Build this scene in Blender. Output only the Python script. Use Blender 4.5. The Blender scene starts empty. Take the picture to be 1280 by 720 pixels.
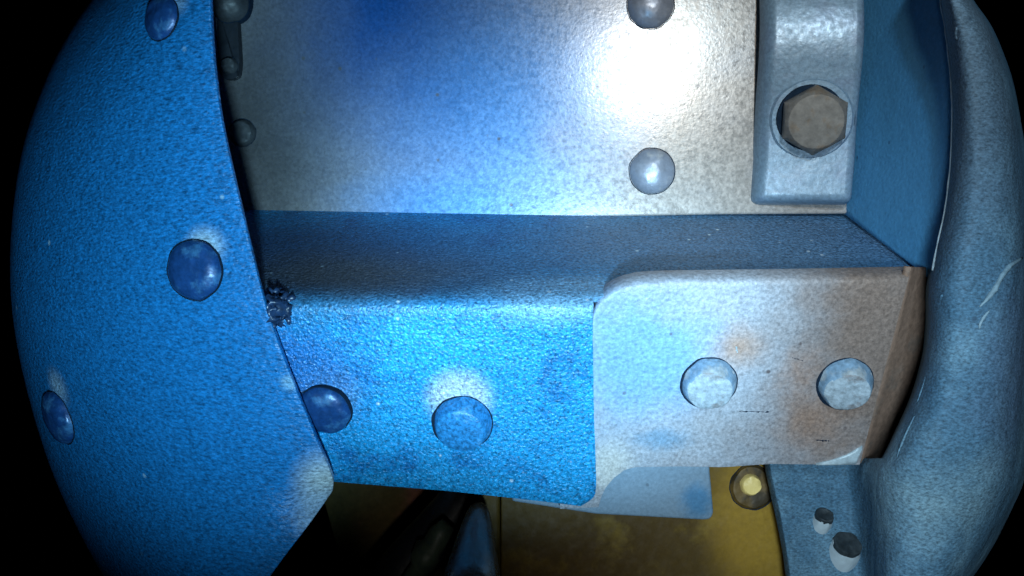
import bpy, bmesh, math, random
from mathutils import Vector, Matrix, noise
random.seed(7)
sc = bpy.context.scene
# ------------------------------------------------------------------ camera (1 unit = 1 cm)
sc.unit_settings.scale_length = 0.01
F = 1108.0
cam_d = bpy.data.cameras.new('camera'); cam = bpy.data.objects.new('camera', cam_d)
sc.collection.objects.link(cam); sc.camera = cam
cam_d.sensor_width = 36; cam_d.lens = 36 * F / 1280
cam_d.clip_start = 0.05; cam_d.clip_end = 500
cam.location = (0, 0, 0); cam.rotation_euler = (math.radians(90), 0, 0)
# ------------------------------------------------------------------ world and light
w = bpy.data.worlds.new('World'); sc.world = w; w.use_nodes = True
w.node_tree.nodes['Background'].inputs[0].default_value = (0.25, 0.45, 1, 1)
w.node_tree.nodes['Background'].inputs[1].default_value = 0.0
sc.view_settings.view_transform = 'Standard'; sc.view_settings.look = 'None'
sc.view_settings.exposure = 0.25; sc.view_settings.gamma = 1
sc.cycles.use_denoising = True
sc.cycles.sample_clamp_indirect = 6

def aim(o, tgt):
    d = Vector(tgt) - o.location
    o.rotation_euler = d.to_track_quat('-Z', 'Y').to_euler()
def spot(name, loc, tgt, energy, col, size, ang, blend=1.0):
    l = bpy.data.lights.new(name, 'SPOT'); l.energy = energy; l.color = col
    l.shadow_soft_size = size; l.spot_size = math.radians(ang); l.spot_blend = blend
    o = bpy.data.objects.new(name, l); sc.collection.objects.link(o); o.location = loc; aim(o, tgt); return o

LAMP = Vector((2.4, 0.3, 3.6))
def P(px, py, d): return Vector(((px - 640) / F * d, d, (360 - py) / F * d))
HOT = P(800, 88, 11.9)                                   # glare on the plate
PN = ((-HOT).normalized() + (LAMP - HOT).normalized()).normalized()
def mirror(px, py):                                      # where a lamp must stand to glare at this pixel of the plate
    d = P(px, py, 1).normalized(); h = d * (HOT.dot(PN) / d.dot(PN)); r = d - 2 * d.dot(PN) * PN
    return h + r * ((0.3 - h.y) / r.y)
spot('probe_lamp_warm', LAMP, P(850, 100, 11.8), 1750, (1.0, 0.90, 0.76), 0.3, 46)
spot('probe_lamp_cool', (0.9, 0.0, -2.6), P(700, 395, 10.3), 7600, (0.50, 0.80, 1.0), 0.3, 34)
spot('probe_lamp_side', (-0.3, 0.2, -2.6), P(215, 320, 10), 5600, (0.42, 0.78, 1.0), 0.35, 48)
spot('fill_spot_blue', (0.2, 0.3, -2.8), P(575, 100, 12), 3600, (0.26, 0.66, 1.0), 0.3, 27)  # added fill, tints the plate in place of a blue reflection
spot('probe_lamp_low', (1.3, 0.3, -1.2), P(1130, 540, 10), 3300, (0.72, 0.90, 1.0), 0.7, 46)
spot('fill_spot_under', (-0.3, 0.3, -2.5), P(530, 635, 13), 260, (0.95, 0.92, 0.85), 0.2, 12)  # added fill to brighten the dark opening
spot('fill_spot_gold', (0.4, 0.3, -2.7), P(800, 700, 11.4), 420, (1.0, 0.92, 0.80), 0.3, 22)  # added fill to brighten the yellow plate
spot('fill_spot_right', (2.9, 0.3, mirror(1000, 45).z), P(1070, 200, 11), 1700, (0.60, 0.84, 1.0), 0.22, 46)  # added spot, placed to raise the clamp strap's highlight

# ------------------------------------------------------------------ helpers
def ray(px, py): return Vector(((px - 640) / F, 1, (360 - py) / F))
def on(px, py, pl):
    p0, n = pl; r = ray(px, py); return r * (p0.dot(n) / r.dot(n))
def link(o): sc.collection.objects.link(o); return o
def thing(name, loc, label, cat, group=None):
    e = bpy.data.objects.new(name, None); link(e); e.location = loc; e.empty_display_size = 0.3
    e['label'] = label; e['category'] = cat
    if group: e['group'] = group
    return e
def attach(o, parent):
    if parent is not None:
        top = parent
        M = Matrix.Identity(4)
        chain = []
        while top: chain.append(top); top = top.parent
        for c in reversed(chain): M = M @ c.matrix_parent_inverse @ Matrix.LocRotScale(c.location, c.rotation_euler, c.scale)
        o.parent = parent; o.matrix_parent_inverse = M.inverted()
def mesh(name, bm, mat, parent=None, smooth=True, loc=None, rot=None):
    me = bpy.data.meshes.new(name); bm.to_mesh(me); bm.free()
    me.materials.append(mat)
    for p in me.polygons: p.use_smooth = smooth
    o = link(bpy.data.objects.new(name, me))
    if loc is not None: o.location = loc
    if rot is not None: o.rotation_euler = rot
    attach(o, parent); return o
def bevel(o, width, seg=3, ang=40):
    m = o.modifiers.new('bevel', 'BEVEL'); m.width = width; m.segments = seg
    m.limit_method = 'ANGLE'; m.angle_limit = math.radians(ang); m.harden_normals = False
    return o
def smooth_angle(o, a=40):
    me = o.data
    bm = bmesh.new(); bm.from_mesh(me)
    for e in bm.edges:
        if len(e.link_faces) == 2 and e.calc_face_angle(0) > math.radians(a): e.smooth = False
    bm.to_mesh(me); bm.free()
def interp(pts, v):
    if v <= pts[0][0]: return pts[0][1]
    for (a, b), (c, d) in zip(pts, pts[1:]):
        if v <= c: return b + (d - b) * (v - a) / (c - a)
    return pts[-1][1]
def spl(pts, v):                       # smooth (Catmull-Rom) interpolation
    n = len(pts)
    if v <= pts[0][0]: return pts[0][1]
    if v >= pts[-1][0]: return pts[-1][1]
    for i in range(n - 1):
        if pts[i][0] <= v <= pts[i + 1][0]: break
    x0, y0 = pts[i]; x1, y1 = pts[i + 1]
    h = x1 - x0; t = (v - x0) / h
    m0 = (y1 - pts[i - 1][1]) / (x1 - pts[i - 1][0]) if i > 0 else (y1 - y0) / h
    m1 = (pts[i + 2][1] - y0) / (pts[i + 2][0] - x0) if i + 2 < n else (y1 - y0) / h
    return (2*t**3 - 3*t**2 + 1)*y0 + (t**3 - 2*t**2 + t)*h*m0 + (-2*t**3 + 3*t**2)*y1 + (t**3 - t**2)*h*m1
def grid(bm, rows):
    """rows of points -> quads whose normals face the camera"""
    V = [[bm.verts.new(p) for p in r] for r in rows]
    for i in range(len(V) - 1):
        for j in range(len(V[i]) - 1):
            q = [V[i][j], V[i + 1][j], V[i + 1][j + 1], V[i][j + 1]]
            try: bm.faces.new(q)
            except ValueError: pass
    return V
def face_cam(bm, at=Vector((0, 0, 0))):
    bmesh.ops.remove_doubles(bm, verts=bm.verts, dist=1e-4)
    bm.normal_update(); s = 0
    for f in bm.faces: s += (at - f.calc_center_median()).dot(f.normal) * f.calc_area()
    if s < 0: bmesh.ops.reverse_faces(bm, faces=bm.faces)
def shell(name, rows_list, thick, mat, parent, bev=0.02):
    bm = bmesh.new()
    for rows in rows_list: grid(bm, rows)
    face_cam(bm)
    o = mesh(name, bm, mat, parent)
    m = o.modifiers.new('thickness', 'SOLIDIFY'); m.thickness = thick; m.offset = -1; m.use_even_offset = False
    if bev: bevel(o, bev, 3, 55)
    return o
def slab(name, outline, pl, thick, mat, parent, bev=0.02):
    """a plate: pixel outline laid on a plane, extruded away from the camera"""
    p0, n = pl
    bm = bmesh.new()
    top = [bm.verts.new(on(x, y, pl)) for x, y in outline]
    bot = [bm.verts.new(v.co - n * thick) for v in top]
    k = len(top)
    bm.faces.new(top); bm.faces.new(bot[::-1])
    for i in range(k): bm.faces.new([top[i], bot[i], bot[(i + 1) % k], top[(i + 1) % k]])
    bmesh.ops.recalc_face_normals(bm, faces=bm.faces)
    o = mesh(name, bm, mat, parent, smooth=False)
    if bev:
        bevel(o, bev, 3, 40)
    return o
def rpoly(corners, seg=6):
    """round the corners (x, y, r) of a pixel outline"""
    out = []; k = len(corners)
    for i in range(k):
        x, y, r = corners[i]
        if r == 0: out.append((x, y)); continue
        a = Vector(corners[i - 1][:2]); b = Vector((x, y)); c = Vector(corners[(i + 1) % k][:2])
        u = (a - b).normalized() * r; v = (c - b).normalized() * r
        for s in range(seg + 1):
            t = s / seg
            p = (1 - t)**2 * (b + u) + 2*t*(1 - t) * b + t*t * (b + v)
            out.append((p.x, p.y))
    return out
def lathe(bm, prof, seg=40, M=Matrix.Identity(4), jitter=0):
    rings = []
    for r, z in prof:
        if r < 1e-6: rings.append([bm.verts.new(M @ Vector((0, 0, z)))]); continue
        rings.append([bm.verts.new(M @ Vector((r * math.cos(2*math.pi*i/seg) , r * math.sin(2*math.pi*i/seg), z))) for i in range(seg)])
    for a, b in zip(rings, rings[1:]):
        for i in range(seg):
            j = (i + 1) % seg
            if len(a) == 1: bm.faces.new([a[0], b[i], b[j]])
            elif len(b) == 1: bm.faces.new([a[i], b[0], a[j]])
            else: bm.faces.new([a[i], b[i], b[j], a[j]])
    bmesh.ops.recalc_face_normals(bm, faces=bm.faces)
def head(name, p, n, prof, mat, parent, wob=0.012, seed=0, gap=True, face=None):
    """fastener head: a lathe with a little hand-worked unevenness, standing on point p along n"""
    R = max(r for r, z in prof); ring = gap and mat is not m_white and mat is not m_cap
    if ring: prof = prof[:-1] + [(R * 1.0, 0.0), (R * 1.04, .004), (R * 1.045, -.15)]
    bm = bmesh.new(); lathe(bm, prof)
    if ring:
        for f in bm.faces:
            if min(v.co.xy.length for v in f.verts) > R * .985 and max(v.co.z for v in f.verts) < .03: f.material_index = 1
    for v in bm.verts:
        d = noise.noise(v.co * (2.2 / R) + Vector((seed * 7.1, 3, seed))) * wob
        v.co += v.co.normalized() * d
    if face:
        zt = max(v.co.z for v in bm.verts)
        for f in bm.faces:
            if min(v.co.z for v in f.verts) > zt * .84: f.material_index = 2
    q = Vector(n).to_track_quat('Z', 'Y')
    o = mesh(name, bm, mat, parent, True, p, q.to_euler()); o.data.materials.append(m_gap); o.data.materials.append(face or m_gap); smooth_angle(o, 38); return o
def dome(R, h, n=9):
    pr = [(0, h)]
    for i in range(1, n + 1):
        a = i / n * math.pi / 2
        pr.append((R * math.sin(a), h * math.cos(a)))
    pr += [(R * 1.01, -0.02 * R), (R * 1.0, -0.25)]
    return pr
def pan(R, h, c=0.12):
    return [(0, h*1.05), (R*0.45, h*1.04), (R*0.77, h), (R*0.81, h*0.94), (R*0.86, h*0.75), (R*0.93, h*0.4), (R*.98, .08*h), (R, 0), (R, -0.2)]
def tube(bm, pts, rads, seg=12):
    rings = []
    for i, p in enumerate(pts):
        t = (pts[min(i + 1, len(pts) - 1)] - pts[max(i - 1, 0)]).normalized()
        q = t.to_track_quat('Z', 'Y')
        rings.append([bm.verts.new(p + q @ Vector((math.cos(2*math.pi*k/seg), math.sin(2*math.pi*k/seg), 0)) * rads[i]) for k in range(seg)])
    for a, b in zip(rings, rings[1:]):
        for k in range(seg): bm.faces.new([a[k], a[(k+1) % seg], b[(k+1) % seg], b[k]])
    bm.faces.new(rings[0][::-1]); bm.faces.new(rings[-1])
    bmesh.ops.recalc_face_normals(bm, faces=bm.faces)

# ------------------------------------------------------------------ materials
def paint(name, base, rough=0.45, metal=0.0, grain=0.25, gscale=22, bump=0.25, bscale=20, spec=0.5,
          blotch=None, patches=(), specks=None, aniso=(1, 1, 1), coarse=0.15, bdist=0.02):
    """worn paint: grainy colour, orange-peel bump, cloudy stains, wear and painted-light patches with their own centre"""
    m = bpy.data.materials.new(name); m.use_nodes = True
    nt = m.node_tree; N = nt.nodes; L = nt.links; b = N['Principled BSDF']
    tc = N.new('ShaderNodeTexCoord'); mp = N.new('ShaderNodeMapping'); mp.inputs['Scale'].default_value = aniso
    L.new(tc.outputs['Object'], mp.inputs[0])
    def nz(scale, det=3, r=0.6, src=None):
        n = N.new('ShaderNodeTexNoise'); n.inputs['Scale'].default_value = scale
        n.inputs['Detail'].default_value = det; n.inputs['Roughness'].default_value = r
        L.new(src or mp.outputs[0], n.inputs['Vector']); return n.outputs['Fac']
    def rng(v, a, b_, c, d, smooth=False):
        r = N.new('ShaderNodeMapRange'); L.new(v, r.inputs[0])
        if smooth: r.interpolation_type = 'SMOOTHSTEP'
        for i, x in enumerate((a, b_, c, d)): r.inputs[i + 1].default_value = x
        return r.outputs[0]
    def mix(fac, A, B):
        x = N.new('ShaderNodeMix'); x.data_type = 'RGBA'
        if hasattr(fac, 'links') or hasattr(fac, 'is_linked'): L.new(fac, x.inputs[0])
        else: x.inputs[0].default_value = fac
        for s, v in ((6, A), (7, B)):
            if isinstance(v, tuple): x.inputs[s].default_value = (*v, 1)
            else: L.new(v, x.inputs[s])
        return x.outputs[2]
    def mul(a, b_):
        x = N.new('ShaderNodeMath'); x.operation = 'MULTIPLY'
        L.new(a, x.inputs[0])
        if isinstance(b_, float): x.inputs[1].default_value = b_
        else: L.new(b_, x.inputs[1])
        return x.outputs[0]
    col = tuple(base)
    if blotch:
        c2, sc_, lo, hi = blotch
        col = mix(rng(nz(sc_, 5, 0.65, tc.outputs['Object']), lo, hi, 0, 1, True), tuple(base), c2)
    big = nz(1.3, 4, .6, tc.outputs['Object'])
    for (p, rad, c2, amt, *rest) in patches:
        sx = rest[0] if rest else (1, 1, 1)
        sub = N.new('ShaderNodeVectorMath'); sub.operation = 'SUBTRACT'
        L.new(tc.outputs['Object'], sub.inputs[0]); sub.inputs[1].default_value = p
        sm = N.new('ShaderNodeVectorMath'); sm.operation = 'MULTIPLY'; L.new(sub.outputs[0], sm.inputs[0]); sm.inputs[1].default_value = sx
        ln = N.new('ShaderNodeVectorMath'); ln.operation = 'LENGTH'; L.new(sm.outputs[0], ln.inputs[0])
        ad = N.new('ShaderNodeMath'); ad.operation = 'MULTIPLY_ADD'
        L.new(nz(3.5 / rad * .5, 5, .7, tc.outputs['Object']), ad.inputs[0]); ad.inputs[1].default_value = rad * (rest[2] if len(rest) > 2 else 0.9)
        L.new(ln.outputs['Value'], ad.inputs[2])
        f = rng(ad.outputs[0], rad * (rest[1] if len(rest) > 1 else 0.7), rad * 1.5, amt, 0, True)
        col = mix(f, col, c2)
    g = nz(gscale, 3, .7)
    hsv = N.new('ShaderNodeHueSaturation')
    if isinstance(col, tuple): hsv.inputs['Color'].default_value = (*col, 1)
    else: L.new(col, hsv.inputs['Color'])
    L.new(rng(g, 0.3, 0.7, 1 - grain, 1 + grain), hsv.inputs['Value'])
    out = hsv.outputs[0]
    if specks:
        sc2, thr, c3, amt = specks
        vo = N.new('ShaderNodeTexVoronoi'); vo.inputs['Scale'].default_value = sc2
        L.new(tc.outputs['Object'], vo.inputs['Vector'])
        near = rng(vo.outputs['Distance'], 0.10, 0.2, 1, 0)
        wn = N.new('ShaderNodeSeparateColor'); L.new(vo.outputs['Color'], wn.inputs[0])
        pick = rng(wn.outputs[0], thr, thr + 0.01, 0, amt)
        out = mix(mul(near, pick), out, c3)
    L.new(out, b.inputs['Base Color'])
    b.inputs['Metallic'].default_value = metal
    L.new(rng(nz(gscale * .6, 2), 0.3, 0.7, max(.05, rough - .08), rough + .08), b.inputs['Roughness'])
    b.inputs['Specular IOR Level'].default_value = spec
    bp = N.new('ShaderNodeBump'); bp.inputs['Strength'].default_value = bump; bp.inputs['Distance'].default_value = bdist
    L.new(nz(bscale, 2, .5), bp.inputs['Height'])
    b2 = N.new('ShaderNodeBump'); b2.inputs['Strength'].default_value = coarse; b2.inputs['Distance'].default_value = 0.15
    L.new(nz(2.2, 3, .5, tc.outputs['Object']), b2.inputs['Height']); L.new(bp.outputs[0], b2.inputs['Normal'])
    L.new(b2.outputs[0], b.inputs['Normal'])
    return m

# ------------------------------------------------------------------ surfaces of the main pieces
# back plate plane, turned so that it mirrors the warm lamp at pixel (800, 90)
hp = HOT; pn = PN
PLATE = (hp, pn)
# channel: flange plane and front plane
fA = Vector((0, 11.95, 11.95 * 84 / F)); fB = Vector((0, 9.95, 9.95 * -16 / F))
def nrm(a, b):
    d = b - a; n = Vector((0, -d.z, d.y)); 
    return n.normalized() if n.y < 0 else (-n).normalized()
FL = (fA, nrm(fA, fB))
gB = Vector((0, 10.9, 10.9 * -275 / F)); FR = (fB, nrm(fB, gB))
def chan(px, py, off=0.0):
    a = on(px, py, FL).y; b = on(px, py, FR).y; k = 0.28
    h = max(0, min(1, 0.5 + 0.5 * (a - b) / k)); d = b * (1 - h) + a * h + k * h * (1 - h)
    return P(px, py, d + off)
def chan_n(px, py):
    e = 1.5
    n = (chan(px + e, py) - chan(px - e, py)).cross(chan(px, py + e) - chan(px, py - e)).normalized()
    return n if n.y < 0 else -n
# left panel: convex sheet rolling away to the left
PR = [(-60, 262), (0, 263), (60, 266), (100, 270), (150, 277), (215, 291), (270, 304), (320, 316), (360, 326), (400, 338), (440, 352), (490, 371), (530, 388), (560, 400), (585, 411), (602, 417), (614, 416), (630, 405), (660, 383), (690, 360), (720, 338), (780, 296)]
PL_ = [(-60, 160), (0, 112), (60, 76), (120, 50), (180, 31), (250, 19), (330, 14), (400, 18), (470, 31), (540, 50), (600, 71), (660, 98), (720, 130), (780, 170)]  # outer edge shaped to give the view's round dark border
AM = math.radians(84)
def panel(py, a):
    l, r = spl(PL_, py), (spl(PR, py) if not 585 < py < 635 else interp(PR, py))
    px = r + (l - r) * math.sin(a) / math.sin(AM)
    d = 9.82 + interp([(-60, -.15), (380, 0), (600, .55), (780, .9)], py) + 2.9 * (1 - math.cos(a))
    return px, d
def panel_pt(px, py):
    l, r = spl(PL_, py), spl(PR, py)
    a = math.asin(max(0, min(1, (px - r) / (l - r) * math.sin(AM))))
    return P(*((panel(py, a)[0]), py, panel(py, a)[1]))
def panel_n(px, py):
    n = (panel_pt(px + 3, py) - panel_pt(px - 3, py)).cross(panel_pt(px, py + 3) - panel_pt(px, py - 3)).normalized()
    return n if n.y < 0 else -n

# materials ---------------------------------------------------------
BLUE = (0.009, 0.165, 0.43)
halo = (0.42, 0.56, 0.66)  # pale crescents of reflected light painted beside the rivets
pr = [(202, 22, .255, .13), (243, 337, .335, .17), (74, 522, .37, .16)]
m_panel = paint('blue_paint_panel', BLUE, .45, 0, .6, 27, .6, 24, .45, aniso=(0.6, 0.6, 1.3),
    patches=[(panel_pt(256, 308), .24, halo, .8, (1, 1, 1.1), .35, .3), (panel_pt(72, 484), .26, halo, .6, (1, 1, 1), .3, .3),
             (panel_pt(222, 2), .16, halo, .4, (1, 1, 1), .3, .3), (panel_pt(412, 626), .42, (.75, .80, .78), 1.0, (1.1, 1, .75), .2, .15), (panel_pt(362, 478), .14, (.25, .45, .6), .6)],  # large corner patch paints the highlight on the curl
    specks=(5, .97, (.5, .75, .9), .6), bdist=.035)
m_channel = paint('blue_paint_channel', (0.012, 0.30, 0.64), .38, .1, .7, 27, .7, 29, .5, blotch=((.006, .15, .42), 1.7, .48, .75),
    patches=[(chan(574, 499), .38, (.42, .52, .64), .95, (1, 1, 1), .7, .4),  # light reflected by the rivet, painted as a pale patch
             (chan(690, 388), .42, (.22, .50, .74), .8, (.42, 1, 1.6), .2, .7),  # highlight along the bend, painted in
             (chan(412, 492), .34, (.22, .42, .55), .8, (1, 1, 1), .5, .3),  # painted crescent of light at the other rivet
             (chan(380, 470), 1.0, (.02, .15, .46), .8), (chan(400, 312), 2.0, (.03, .075, .17), .93, (.5, 1, 2.0), .4, .5), (chan(460, 345), 1.2, (.085, .08, .078), .9, (.45, 1, 2.2), .3, .5), (chan(960, 300), 2.2, (.085, .17, .29), .95, (.5, 1, 1.4), .5, .5),  # dark flange patches put its weak grazing light into the colour
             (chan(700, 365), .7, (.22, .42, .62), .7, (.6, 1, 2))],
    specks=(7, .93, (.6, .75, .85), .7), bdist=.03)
m_clip = paint('grey_primer_clip', (.36, .42, .50), .5, .05, .34, 24, .55, 20, .4, blotch=((.30, .28, .28), .7, .40, .85),
    patches=[(chan(800, 450), 1.1, (.17, .38, .66), .9), (chan(1110, 450), 1.5, (.20, .145, .115), .9, (1, 1, .5)), (chan(925, 440), .42, (.42, .24, .14), .75, (1, 1, 1), .3, .7), (chan(1000, 470), .4, (.34, .20, .13), .65, (1, 1, .8), .3), (chan(1010, 530), .8, (.30, .185, .125), .8, (1, 1, 1), .3), (chan(760, 590), .45, (.56, .58, .56), .8), (chan(830, 552), .35, (.12, .28, .45), .7, (.7, 1, 1.8))],
    specks=(6, .95, (.08, .06, .06), .8))
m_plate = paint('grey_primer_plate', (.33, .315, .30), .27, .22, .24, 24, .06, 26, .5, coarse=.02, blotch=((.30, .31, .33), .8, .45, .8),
    patches=[(on(690, 170, PLATE), .5, (.46, .33, .27), .6, (1, 1, 1), .3), (on(610, 110, PLATE), 2.0, (.10, .27, .56), .95, (.9, 1, .75), .25, .5), (on(470, 0, PLATE), 2.5, (.003, .075, .28), .98, (1.1, 1, .68), .12, .55), (on(300, 170, PLATE), 1.7, (.06, .06, .06), .93, (1, 1, .55), .25, .5), (on(560, 262, PLATE), .6, (.06, .22, .50), .8, (.35, 1, 1), .3, .5)],  # blue patches paint a reflected haze, dark left patch paints shade
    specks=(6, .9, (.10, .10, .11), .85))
m_rivet_blue = paint('blue_paint_rivet', (.012, .06, .20), .33, .1, .3, 12, .4, 9, .5, blotch=((.05, .18, .38), 4, .52, .7))
m_rivet_strap = paint('blue_paint_rivet_strap', (.025, .23, .54), .42, .05, .6, 24, .7, 21, .4, blotch=((.12, .34, .58), 4, .55, .75))
m_rivet_grey = paint('bare_rivet', (.20, .33, .47), .55, .05, .3, 16, .5, 11, .3, blotch=((.34, .40, .44), 3, .5, .66), specks=(7, .9, (.6, .65, .7), .7))
m_rivet_plate = paint('plate_rivet', (.30, .34, .42), .42, .35, .15, 10, .3, 8, .4, blotch=((.44, .46, .5), 4, .55, .7), specks=(9, .9, (.08, .08, .1), .8))
m_worn = paint('worn_bolt_face', (.36, .46, .54), .6, 0, .35, 16, .6, 10, .3, blotch=((.24, .25, .27), 3, .5, .65))
m_strap = paint('grey_blue_clamp', (.17, .27, .37), .40, .15, .25, 22, .14, 22, .5, blotch=((.17, .25, .36), 1.6, .5, .7), specks=(6, .93, (.08, .1, .13), .8))
m_bolt = paint('rusty_bolt', (.17, .165, .155), .6, .1, .25, 9, .4, 6, .3, blotch=((.16, .13, .10), 3.5, .5, .65), specks=(5, .88, (.45, .42, .36), .6))
m_wall = paint('blue_web', (.055, .22, .42), .6, 0, .14, 22, .3, 20, .25, specks=(7, .93, (.03, .09, .18), .7))
m_house = paint('blue_grey_casting', (.055, .135, .215), .75, 0, .55, 30, .55, 22, .28, blotch=((.11, .22, .31), .9, .45, .7), specks=(6, .9, (.03, .06, .1), .7), aniso=(.8, .8, 1.5), coarse=.35,
    patches=[(P(1215, 90, 9), 1.3, (.075, .12, .17), .8, (1, 1, .5)), (P(1140, 600, 9.8), 1.1, (.24, .38, .44), .9, (1, 1, 1), .3), (P(1262, 420, 9.5), .75, (.035, .06, .10), .85, (1.3, 1, .28), .3), (P(1245, 460, 9.3), .7, (.07, .12, .2), .6, (1, 1, .5)), (P(985, 650, 10.5), .45, (.20, .34, .46), .7, (1, 1, .6))])  # pale lower patch paints the lit part of the casting
m_ridge = paint('scuffed_ridge', (.17, .27, .34), .6, 0, .3, 12, .4, 8)
m_lip = paint('light_edge', (.36, .46, .52), .45, .1, .3, 10, .4, 6)
m_foot = paint('blue_grey_foot', (.15, .25, .35), .5, .1, .2, 12, .4, 9, .4, blotch=((.06, .13, .22), 1.8, .52, .68), specks=(5, .9, (.03, .05, .08), .8))
m_side = paint('brown_primer', (.22, .15, .115), .7, 0, .25, 14, .3, 12, .2, blotch=((.13, .12, .11), 1.5, .5, .7))
m_tab = paint('grey_blue_tab', (.20, .31, .42), .55, .1, .14, 22, .3, 18, .3, patches=[(P(872, 628, 11.2), .3, (.06, .22, .42), .85)], specks=(7, .95, (.1, .15, .2), .7))
m_yellow = paint('olive_yellow_primer', (.085, .052, .006), .6, 0, .12, 14, .25, 10, .3, patches=[(P(950, 640, 11.65), .7, (.33, .205, .02), .9, (1, 1, .6), .6, .3)], blotch=((.2, .14, .02), 1.2, .5, .7))  # dark base imitates the shadow from above, right patch the lit part
m_yellow_hi = paint('bright_yellow_rivet', (.95, .75, .28), .45, 0, .1, 8, .2, 6, .4)
m_dark = paint('black_rubber', (.012, .016, .022), .5, 0, .2, 9, .3, 8, .3)
m_olive = paint('dark_olive_panel', (.17, .125, .045), .7, 0, .2, 8, .3, 6, .2, blotch=((.35, .16, .10), .8, .5, .7))
m_probe = paint('dark_steel', (.036, .027, .02), .30, 0, .3, 10, .3, 8, .6, blotch=((.05, .043, .04), 2, .5, .7))
m_dim = paint('dull_grey_fastener', (.045, .05, .055), .5, .1, .3, 12, .4, 9, .4)
m_gap = paint('gap_shade_ring', (.008, .02, .04), .8, 0, .3, 12, .3, 9, .1)  # near-black for painted gap shade at fastener bases, also dark scratches
m_pale = paint('pale_green_fitting', (.06, .09, .065), .5, 0, .25, 6, .3, 5, .4, blotch=((.03, .05, .04), 3, .45, .6))
m_seal = paint('dark_sealant', (.015, .04, .10), .35, 0, .5, 14, .8, 9, .6, specks=(6, .85, (.5, .65, .75), .8))
m_cap = paint('dark_stud_cap', (.03, .042, .05), .6, .1, .4, 12, .8, 9, .4, blotch=((.07, .09, .10), 5, .55, .8))
m_washer = paint('dirty_brass_washer', (.14, .09, .025), .5, .1, .3, 12, .4, 8, .4, blotch=((.04, .03, .015), 3, .45, .6))
m_white = paint('white_stud', (.44, .54, .60), .5, 0, .12, 7, .3, 5, .3)

# ------------------------------------------------------------------ back plate
t = thing('web_plate', on(660, 150, PLATE), 'large grey primed metal plate across the top middle with the bright lamp glare on it', 'metal plate')
bot = [(1064, 267), (900, 268), (700, 272), (500, 279), (300, 286), (200, 289)]
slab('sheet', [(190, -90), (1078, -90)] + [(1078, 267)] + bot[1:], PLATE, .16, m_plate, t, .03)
for i, (x, y, r) in enumerate([(813, 6, 29), (815, 214, 28)]):
    p = on(x, y, PLATE); R = r / F * p.y
    head('rivet', p, pn, dome(R, R * .62), m_rivet_plate, t, .012, i)
for i, (x, y, r) in enumerate([(303, 166, 17)]):
    p = on(x, y, PLATE); R = r / F * p.y
    head('rivet', p, pn, pan(R, R * .5), m_dim, t, .01, i + 5)
# small fitting at the far left of the plate
t = thing('cable_clamp', on(288, 40, PLATE), 'small dark cable clamp half hidden beside the upper edge of the blue panel', 'clamp')
pl2 = (PLATE[0] + pn * .14, pn)
slab('arm', rpoly([(271, 14, 4), (296, 14, 4), (300, 84, 12), (296, 99, 8), (277, 99, 8), (272, 84, 6)]), pl2, .14, m_dark, t, .04)
p = on(287, 3, pl2); head('loop', p, pn, dome(.26, .22), m_dim, t, .02, 3)
p = on(287, 82, pl2); head('rivet', p, pn, pan(.115, .08), m_dim, t, .012, 2)

# ------------------------------------------------------------------ clamp strap with hex bolt
t = thing('clamp_strap', on(1000, 250, PLATE), 'upright grey blue bent strap at top right held by one rusty hex bolt', 'clamp strap')
base = PLATE[0] + pn * .05
def strap_d(py):      # bowed strap: bulges towards the viewer near the top
    return .30 + .30 * math.exp(-((py - 45) / 95.0) ** 2)
def strap_pt(px, py):
    q = on(px, py, PLATE)
    c = strap_d(py); lx = interp([(-80, 946), (200, 941), (265, 936)], py); rx = interp([(-80, 1066), (200, 1062), (265, 1057)], py)
    u = (px - lx) / (rx - lx); c += .20 * (u - .5); e = min(u, 1 - u) * (rx - lx)
    edge = max(0, 1 - e / 12.0); c -= .24 * edge ** 2.4
    eb = max(0, 1 - (256 - py) / 9.0) if py > 247 else 0; c -= .22 * eb ** 2
    return q + pn * c
rows = []
for i in range(70):
    py = -80 + i * (336 / 69)
    if py > 256: py = 256
    lx = interp([(-80, 946), (200, 941), (265, 936)], py); rx = interp([(-80, 1066), (200, 1062), (265, 1057)], py)
    shr = 6 * max(0, (py - 246) / 10) ** 2
    us = [0, .02, .05, .09, .13] + [.2 + .1 * k for k in range(7)] + [.87, .91, .95, .98, 1]
    rows.append([strap_pt(lx + shr + (rx - lx - 2 * shr) * u, py) for u in us])
shell('band', [rows], .16, m_strap, t, .015)
bp_ = strap_pt(1012, 150); 
bn = (strap_pt(1040, 160) - strap_pt(980, 160)).cross(strap_pt(1010, 175) - strap_pt(1010, 130)).normalized()
bn = bn if bn.y < 0 else -bn
wp = (strap_pt(1015, 150), bn)
p = on(1014, 149, wp); r = 46 / F * p.y
wa = head('washer', p - bn * .02, bn, [(0, .06), (r*1.04, .06), (r*1.1, .03), (r*1.1, -.1)], m_strap, t, .012, 2)
head('gap_shade_ring', p - bn * .005 + Vector((-.02, 0, .025)), bn, [(0, .085), (r * .87, .085), (r * .885, .06), (r * .885, -.05)], m_gap, t, .01, 4)  # offset dark disc draws the shaded outline of the bolt head
bm = bmesh.new(); R = 45 / F * p.y
prof = [(0, .30), (R*.66, .305), (R*.72, .298), (R*.80, .25), (R*.95, .16), (R, .14), (R, -.02)]
rings = []
for rr, z in prof:
    if rr == 0: rings.append([bm.verts.new((0, 0, z))]); continue
    ring = []
    for k in range(48):
        a = 2 * math.pi * k / 48
        hexr = R * .95 * math.cos(math.pi/6) / math.cos(((a + math.pi/6) % (math.pi/3)) - math.pi/6)
        rad = min(rr, hexr)
        ring.append(bm.verts.new((rad * math.cos(a), rad * math.sin(a), z)))
    rings.append(ring)
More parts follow.
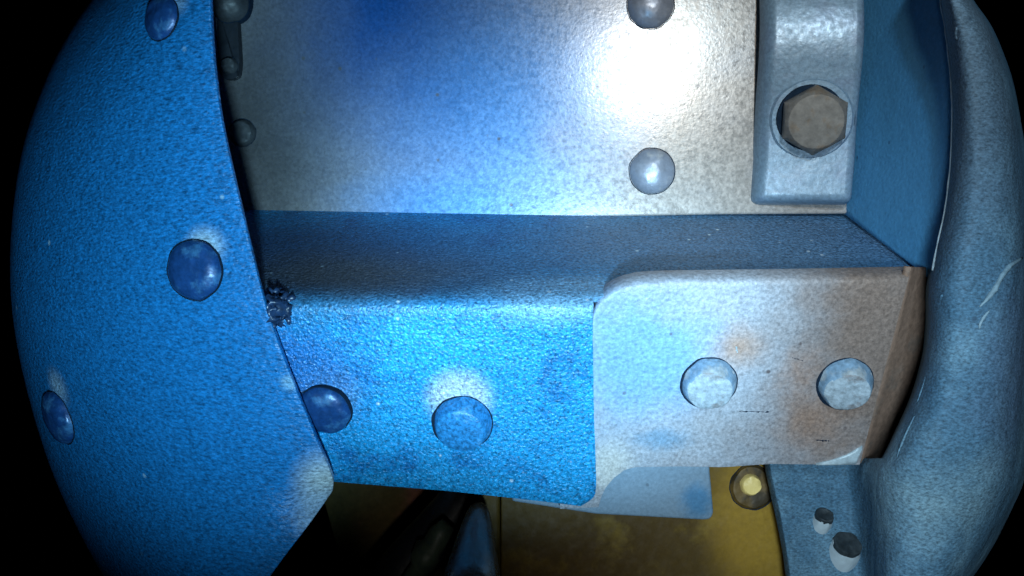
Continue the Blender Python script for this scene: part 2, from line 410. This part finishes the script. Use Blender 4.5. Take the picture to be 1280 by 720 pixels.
for a, b in zip(rings, rings[1:]):
    for k in range(48):
        j = (k + 1) % 48
        if len(a) == 1: bm.faces.new([a[0], b[k], b[j]])
        else: bm.faces.new([a[k], b[k], b[j], a[j]])
bmesh.ops.recalc_face_normals(bm, faces=bm.faces)
ux = Vector((0, 0, 1)).cross(bn).normalized(); ux = -ux if ux.x < 0 else ux; q = Matrix((ux, bn.cross(ux), bn)).transposed() @ Matrix.Rotation(math.radians(-2), 3, 'Z')
o = mesh('hex_bolt', bm, m_bolt, t, True, on(1016, 149, wp) + bn * .05, q.to_euler()); smooth_angle(o, 30)

# ------------------------------------------------------------------ channel (top flange + front flange on the left)
def xs(a, b, n): return [a + (b - a) * i / n for i in range(n + 1)]
top = lambda x: 255 if x < 1040 else 255 + (x - 1040) * .60
relief = [(742, 372), (746, 371), (770, 368), (1100, 358), (1140, 345), (1150, 338), (1168, 334)]
t = thing('channel_bar', chan(560, 600), 'channel bar with dark sloping top and bright blue riveted front face', 'channel bar')
A = [[chan(x, top(x) + (372 - top(x)) * (i / 30)) for x in xs(290, 742, 40)] for i in range(31)]
def yb(x): return interp([(290, 590), (415, 602), (560, 614), (742, 634)], x)
def rx_(py): return interp([(372, 742), (400, 741), (500, 742), (606, 745.5), (618, 745), (627, 742), (634, 736)], py) + .9 * noise.noise(Vector((py * .06, 3, 0)))
Bq = []
for i in range(41):
    row = []
    for x in xs(290, 742, 40):
        y = 372 + (yb(x) - 372) * (i / 40)
        X = 290 + (x - 290) * (rx_(y) - 290) / 452
        # rounded lower right corner
        if x > 728: y -= 7 * ((x - 728) / 14) ** 2.5 * (i / 40) ** 6
        row.append(chan(X if i else x, y))
    Bq.append(row)
xr = [742, 744, 747, 751, 756, 763, 772, 782, 795, 810] + xs(830, 1166, 22)
Cq = [[chan(x, min(top(x), interp(relief, x) - 1) + (interp(relief, x) - min(top(x), interp(relief, x) - 1)) * (i / 30)) for x in xr] for i in range(31)]
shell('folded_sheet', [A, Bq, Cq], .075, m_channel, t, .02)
for i, (x, y, r, mt, nm) in enumerate([(405, 513, 34, m_rivet_blue, 0), (578, 529, 37, m_rivet_strap, 1)]):
    p = chan(x, y); R = r / F * p.y
    head('rivet', p, (chan_n(x, y) + Vector((-.12, 0, -.14))).normalized(), (pan(R, R * .5) if i else dome(R, R * .4)), mt, t, .016, i + 8, gap=(i == 0))
    if i: head('gap_shade_ring', p, chan_n(x, y), [(0, .008), (R * 1.02, .008), (R * 1.045, 0), (R * 1.045, -.06)], m_gap, t, .012, 41, gap=False)  # dark disc paints the gap shade under the rivet

# ------------------------------------------------------------------ grey clip under the channel
t = thing('angle_clip', chan(900, 580, .1), 'pale grey angle clip with brown stains at right and two round bolt heads', 'angle clip')
def cr(y): return interp([(300, 1146), (340, 1138), (583, 1074)], y)
cb = [(700, 636), (748, 634), (752, 620), (758, 608), (768, 597), (780, 588), (792, 584), (850, 583), (905, 584), (960, 580), (1074, 581)]
ct = [(700, 390), (741, 388), (742, 376), (745, 368), (750, 361), (757, 355), (766, 349), (778, 344), (795, 340), (820, 338), (950, 336), (1074, 333)]
def clipp(x, y, off=.11): return P(x, y, on(x, y, FR).y + off)
rows = []
for i in range(61):
    row = []
    for x in [700, 725, 741, 742, 743, 745, 748, 750, 752, 757, 762, 768, 774, 780, 786, 795, 805, 815] + xs(835, 1074, 22):
        ye = interp(cb, x); y0 = interp(ct, x); y = y0 + (ye - y0) * (i / 60) ** 1.5
        k = max(0, (x - 815) / (1074 - 815))
        e = max(0, 1 - (y - y0) / 20) if x > 741 else 0
        row.append(clipp(x + (cr(y) - 1074) * k, y, .11 + .30 * e * e))
    rows.append(row)
shell('sheet', [rows], .08, m_clip, t, .022)
rows = []
E2 = [(318, 1152), (334, 1160), (350, 1163), (400, 1163), (440, 1158), (480, 1149), (520, 1134), (555, 1115), (583, 1102), (600, 1092)]
for i in range(41):
    y = 334 + (579 - 334) * i / 40
    a = cr(y) - 1.5; b = spl(E2, y)
    rows.append([P(a + (b - a) * u, y, clipp(a, y, .14).y + .5 * u ** .9) for u in [0, .15, .3, .5, .7, .85, 1]])
shell('side_flange', [rows], .07, m_side, t, 0)
for i, (x, y, r) in enumerate([(886, 479, 35), (1056, 480, 35)]):
    p = clipp(x, y); R = r / F * p.y
    head('bolt_head', p, (chan_n(x, y) + Vector(((-.12, 0, -.20), (-.14, 0, -.28))[i])).normalized(), pan(R * .98, R * .50), m_rivet_grey, t, .02, i + 20, gap=False, face=m_worn)
    head('gap_shade_ring', p, FR[1], [(0, .008), (R * 1.00, .008), (R * 1.03, 0), (R * 1.03, -.06)], m_gap, t, .012, 44 + i, gap=False)  # dark disc paints contact shade around the bolt head
for k, (x0, y0, x1, y1, r, mt) in enumerate([(924, 514, 962, 515, .010, m_gap), (1020, 550, 1036, 551, .014, m_gap), (920, 433, 922, 441, .018, m_lip), (990, 447, 1004, 451, .007, m_gap), (800, 398, 838, 404, .006, m_lip)]):
    bm = bmesh.new(); n_ = 14
    pts = [clipp(x0 + (x1 - x0) * j / (n_ - 1) + noise.noise(Vector((j * .7, k, 0))), y0 + (y1 - y0) * j / (n_ - 1) + noise.noise(Vector((j * .6, k, 4))), .112) for j in range(n_)]
    tube(bm, pts, [max(.002, r * (.55 + 1.3 * noise.noise(Vector((j * .8, k * 3, 7))))) for j in range(n_)], 6)
    mesh('scratch', bm, mt, t)
# lower corner: pale flap paints the light on the fold
rows = [[clipp(x, y0 + (y1 - y0) * k / 4, .075 + .02 * (1 - k / 4)) for k in range(5)] for x, y0, y1 in [(1020, 579, 581.5), (1040, 575, 581.5), (1058, 569, 581), (1070, 562, 580.5), (1078, 557, 561)]]
shell('lit_corner', [rows], .03, m_lip, t, 0)

# ------------------------------------------------------------------ tab behind the clip
TAB = (P(820, 615, 11.2), Vector((0, -1, -.15)).normalized())
t = thing('tab_plate', P(820, 640, 11.2), 'small smooth blue grey tab with rounded lower corner hanging below the grey clip', 'tab')
slab('sheet', rpoly([(640, 560, 0), (885, 560, 0), (893, 651, 14), (745, 643, 0), (640, 627, 0)]), TAB, .07, m_tab, t, .03)

# ------------------------------------------------------------------ left panel
t = thing('blue_panel', P(240, 700, 10.4), 'big curved blue panel filling the left side with three domed rivets', 'metal panel')
pys = xs(-60, 585, 60) + xs(588, 640, 20) + xs(645, 780, 12)
avs = [0, .02, .05] + xs(.1, AM, 34) + [math.radians(a) for a in (88, 93, 100, 110, 122)]
rows = []
for py in pys:
    row = []
    for a in avs:
        px, d = panel(py, a)
        # curled lower corner near (410, 612)
        g = math.exp(-(((px - 416) / 45) ** 2 + ((py - 625) / 32) ** 2)); d += .35 * g
        row.append(P(px, py, d))
    rows.append(row)
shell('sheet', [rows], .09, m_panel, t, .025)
for i, (x, y, R, h) in enumerate(pr):
    head('rivet', panel_pt(x, y), panel_n(x, y), dome(R, R * .42), m_rivet_blue, t, .02, i + 30)

# ------------------------------------------------------------------ blue side wall at right
t = thing('side_wall', P(1120, 300, 11), 'smooth mid blue side wall between the clamp strap and the dark casting', 'side wall')
LIP = [(-60, 1168), (0, 1176), (60, 1185), (120, 1190), (170, 1190), (220, 1187), (270, 1180), (310, 1171), (345, 1163), (370, 1160)]
rows = []
for i in range(61):
    y = -60 + 410 * i / 60
    a = 1048 if y < 262 else 1048 + (y - 262) * 1.32
    b = spl(LIP, y) + 3
    a = min(a, b - 2)
    def dep(x): return 12.15 - 2.2 * max(0, (x - 1048) / (1190 - 1048)) ** .9
    rows.append([P(a + (b - a) * u, y, dep(a + (b - a) * u)) for u in [k / 12 for k in range(13)]])
shell('sheet', [rows], .1, m_wall, t, 0)

# ------------------------------------------------------------------ casting on the right
t = thing('casting', P(1200, 600, 9.8), 'rounded dark blue grey casting along the right side, widening into a bolted foot', 'casting')
HL = LIP[:-2] + [(338, 1166), (360, 1162), (400, 1162), (440, 1159), (480, 1149), (510, 1138), (540, 1124), (565, 1112), (585, 1100), (600, 1096), (630, 1095), (660, 1094), (700, 1093), (780, 1092)]
HR = [(-60, 1196), (-20, 1207), (0, 1217), (30, 1238), (60, 1252), (100, 1266), (150, 1276), (200, 1283), (330, 1290), (450, 1288), (540, 1284), (600, 1280), (630, 1268), (680, 1243), (720, 1217), (780, 1170)]  # right edge follows the same round dark border, built into the shape
FOOT = (P(1030, 650, 11.0), Vector((.05, -1, .12)).normalized())
S0, S1 = math.sin(math.radians(-66)), math.sin(math.radians(84))
def smin(a, b, k):
    h = max(0, min(1, .5 + .5 * (b - a) / k)); return b * (1 - h) + a * h - k * h * (1 - h)
def body_depth(px, py):
    l, r = spl(HL, py), max(spl(HR, py), spl(HL, py) + 8)
    sn = S0 + (S1 - S0) * (px - l) / (r - l); ex = max(0, -.97 - sn); sn = max(-.97, min(S1, sn))
    amp = interp([(-60, 1.5), (560, 1.5), (640, 1.8), (780, 1.9)], py)
    return 8.9 + interp([(-60, .15), (300, 0), (560, .1), (650, .35), (780, .5)], py) + amp * (1 - math.sqrt(1 - sn * sn)) ** 1.4 + 4 * ex
def cast_depth(px, py):
    d = body_depth(px, py)
    k = max(0, min(1, (py - 560) / 30.0))
    return d if k == 0 else d * (1 - k) + k * smin(d, on(px, py, FOOT).y, .75)
def house(py, u):
    l, r = spl(HL, py), max(spl(HR, py), spl(HL, py) + 8)
    A_ = math.radians(-66 + 150 * u)
    px = l + (r - l) * (math.sin(A_) - S0) / (S1 - S0)
    return px, cast_depth(px, py)
def rough_pt(px, y, d):
    v = P(px, y, d); return P(px, y, d + .035 * noise.noise(v * .9) + .012 * noise.noise(v * 3))
rows = []
for i in range(141):
    y = -60 + 840 * i / 140
    row = []
    for u in [k / 40 for k in range(41)]:
        px, d = house(y, u); row.append(rough_pt(px, y, d))
    px, d = house(y, 1.0)
    wd = min(1, (px - spl(HL, y)) / 80); row += [P(px - 4 * wd, y, d + .6 * wd), P(px - 20 * wd, y, d + 1.2 * wd)]
    px, d = house(y, 0)
    back = 1.0 if y < 575 else max(.02, 1.0 - (y - 575) / 15)
    row = [P(px - (6 if y > 340 else 1) * min(1, back), y, d + back)] + row
    rows.append(row)
shell('body', [rows], .1, m_house, t, 0)
FE = [(560, 961), (575, 962), (592, 964), (615, 969), (640, 975), (670, 980), (705, 986), (780, 995)]
rows = []
for i in range(61):
    y = 572 + 208 * i / 60
    l = interp(FE, y); r = spl(HL, y) + (0 if y > 590 else 5)
    k = max(0, min(1, (y - 585) / 18))
    row = []
    for u in [k_ / 24 for k_ in range(25)]:
        px = l + (r - l) * u; f = on(px, y, FOOT).y
        row.append(rough_pt(px, y, smin(body_depth(px, y), f, .75)))
    rows.append(row)
shell('foot', [rows], .22, m_house, t, .035)
bm = bmesh.new()
pts = []; rad = []
for i in range(60):
    y = -60 + 398 * i / 59; px, d = house(y, .0)
    pts.append(P(px + .5, y, d - .01)); rad.append(.017 + .008 * noise.noise(Vector((y * .05, 0, 0))))
tube(bm, pts, rad, 8); mesh('edge_lip', bm, m_lip, t)
def onhouse(px, py, off=0):
    best = min(((abs(house(py, k / 200)[0] - px), k / 200) for k in range(201)))[1]
    return P(px, py, house(py, best)[1] - off)
for pl, r in [([(1278, 322), (1262, 332), (1252, 345), (1243, 362), (1232, 376), (1222, 386)], .028), ([(1237, 388), (1230, 396), (1225, 405), (1224, 413)], .018),
              ([(1157, 470), (1154, 482), (1149, 496), (1145, 506)], .009), ([(1143, 520), (1136, 535), (1130, 548), (1125, 560), (1120, 575)], .014),
              ([(1196, 34), (1195, 44), (1197, 52)], .02), ([(1178, 368), (1175, 378)], .02)]:
    bm = bmesh.new(); pts = []; 
    for (x0, y0), (x1, y1) in zip(pl, pl[1:]):
        for k in range(4): pts.append(onhouse(x0 + (x1 - x0) * k / 4, y0 + (y1 - y0) * k / 4, -.005) )
    n_ = len(pts)
    tube(bm, pts, [max(.004, r * math.sin(math.pi * (k + .5) / n_) ** .5 * (1 + .4 * noise.noise(Vector((k * .9, r * 90, 0))))) for k in range(n_)], 8)
    mesh('casting_ridge', bm, m_ridge if pl[0][0] > 1230 else m_house, t)
ax = Vector((.08, -.62, .78)).normalized()
for i, (x, y, R, h) in enumerate([(1028, 650, .105, .08), (1056, 686, .17, .10)]):
    p = on(x, y, FOOT)
    o = head('stud', p, ax, [(0, h * .96), (R * .72, h * .96), (R * .8, h), (R, h * .94), (R * 1.02, h * .6), (R * 1.15, 0), (R * 1.2, -.3)], m_white, t, .015, i + 50)
    head('stud_cap', p + ax * (h * .99), ax, [(0, .02), (R * .6, .02), (R * .86, .035), (R * 1.0, .03), (R * 1.04, -.03)], m_cap, o, .015, i + 60)

# ------------------------------------------------------------------ sealant
t = thing('sealant_bead', P(1110, 300, 10.8), 'rough dark sealant bead along the slanted joint of channel top and blue side wall', 'sealant')
bm = bmesh.new(); pts = []; rad = []
for i in range(60):
    u = i / 59; x = 1062 + (1168 - 1062) * u; y = interp([(1062, 268), (1090, 286), (1120, 307), (1150, 331), (1168, 345)], x)
    pts.append(chan(x + 3 * noise.noise(Vector((i * .7, 0, 0))), y + 2 * noise.noise(Vector((i * .9, 5, 0))), -.01)); rad.append(.055 + .04 * noise.noise(Vector((i * .8, 9, 1))))
tube(bm, pts, rad, 10); mesh('bead', bm, m_seal, t)
t = thing('sealant_clump', chan(348, 385), 'crusty dark clump of sealant where the blue panel meets the channel corner', 'sealant')
bm = bmesh.new()
bmesh.ops.create_icosphere(bm, subdivisions=3, radius=.11, matrix=Matrix.Translation(chan(348, 385)))
for i in range(130):
    x = 347 + random.gauss(0, 9); y = 386 + random.gauss(0, 12) - (x - 347) * .5
    if (x - 347) ** 2 + (y - 386) ** 2 > 500: continue
    r = random.uniform(.03, .08) * math.exp(-((x - 347) ** 2 + (y - 386) ** 2) / 900)
    p = P(x, y, chan(x, y).y + .02 - (0.1 if x < 342 else 0))
    res = bmesh.ops.create_icosphere(bm, subdivisions=2, radius=r, matrix=Matrix.Translation(p))
    for v in res['verts']: v.co += (v.co - p) * (1.8 * noise.noise(v.co * 22))
mesh('crust', bm, m_seal, t)

# ------------------------------------------------------------------ things below and behind
YP = (P(800, 660, 11.65), Vector((0, -1, .05)).normalized())
t = thing('yellow_plate', P(800, 700, 11.65), 'olive yellow primed plate behind and below the grey clip with one bright rivet', 'metal plate')
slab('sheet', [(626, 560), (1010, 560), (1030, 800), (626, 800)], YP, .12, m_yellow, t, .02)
p = on(940, 609, YP); head('washer', p, YP[1], [(0, .01), (.17, .05), (.26, .04), (.29, 0), (.29, -.05)], m_washer, t, .02, 71)
p = on(937, 605, YP); head('rivet', p + YP[1] * .03, YP[1], pan(.145, .10), m_yellow_hi, t, .012, 72)
S2 = (P(615, 660, 11.5), Vector((.1, -1, .05)).normalized())
t = thing('yellow_strip', P(615, 700, 11.35), 'narrow upright yellow edge strip directly right of the dark pointed rod', 'metal strip')
slab('sheet', [(600, 590), (625, 590), (627, 800), (600, 800)], S2, .3, m_yellow, t, .05)
BK = (P(500, 660, 14.5), Vector((0, -1, 0)))
t = thing('olive_back_panel', P(500, 700, 14.5), 'dim brown olive panel deep in the dark opening below the blue channel', 'metal panel')
slab('sheet', [(380, 540), (720, 540), (720, 820), (460, 820)], BK, .1, m_olive, t, .02)
t = thing('dark_tube', P(530, 680, 12.8), 'black tube slanting through the dark opening left of the pointed rod', 'tube')
bm = bmesh.new(); pts = [P(620, 575, 12.6), P(570, 640, 12.6), P(510, 705, 12.5), P(440, 790, 12.3)]
tube(bm, pts, [.36, .36, .36, .36], 24); mesh('hose', bm, m_dark, t)
t = thing('pale_fitting', P(530, 700, 12.0), 'chipped pale green fitting beside the black tube in the dark opening', 'fitting')
bm = bmesh.new()
lathe(bm, [(0, .5), (.10, .48), (.15, .3), (.13, .1), (.2, .05), (.2, -.15), (.12, -.25), (.12, -.6)], 14, Matrix.Translation(P(534, 692, 11.9)) @ Vector((.55, 0, .8)).to_track_quat('Z', 'Y').to_matrix().to_4x4())
for v in bm.verts: v.co += Vector((noise.noise(v.co * 5), 0, noise.noise(v.co * 5 + Vector((9, 9, 9))))) * .07
mesh('body', bm, m_pale, t)
t = thing('pointed_rod', P(585, 760, 9.6), 'dark blue steel rod with blunt tapered tip pointing up at the bottom middle', 'rod')
bm = bmesh.new(); tip = P(599, 628, 11.0); end = P(584, 790, 10.0)
ax = (end - tip); pts = []; rad = []
for u, r in [(0, .02), (.012, .06), (.04, .105), (.09, .145), (.2, .195), (.35, .25), (.6, .335), (1, .46)]:
    pts.append(tip + ax * u); rad.append(r)
tube(bm, pts, rad, 32); mesh('rod', bm, m_probe, t)
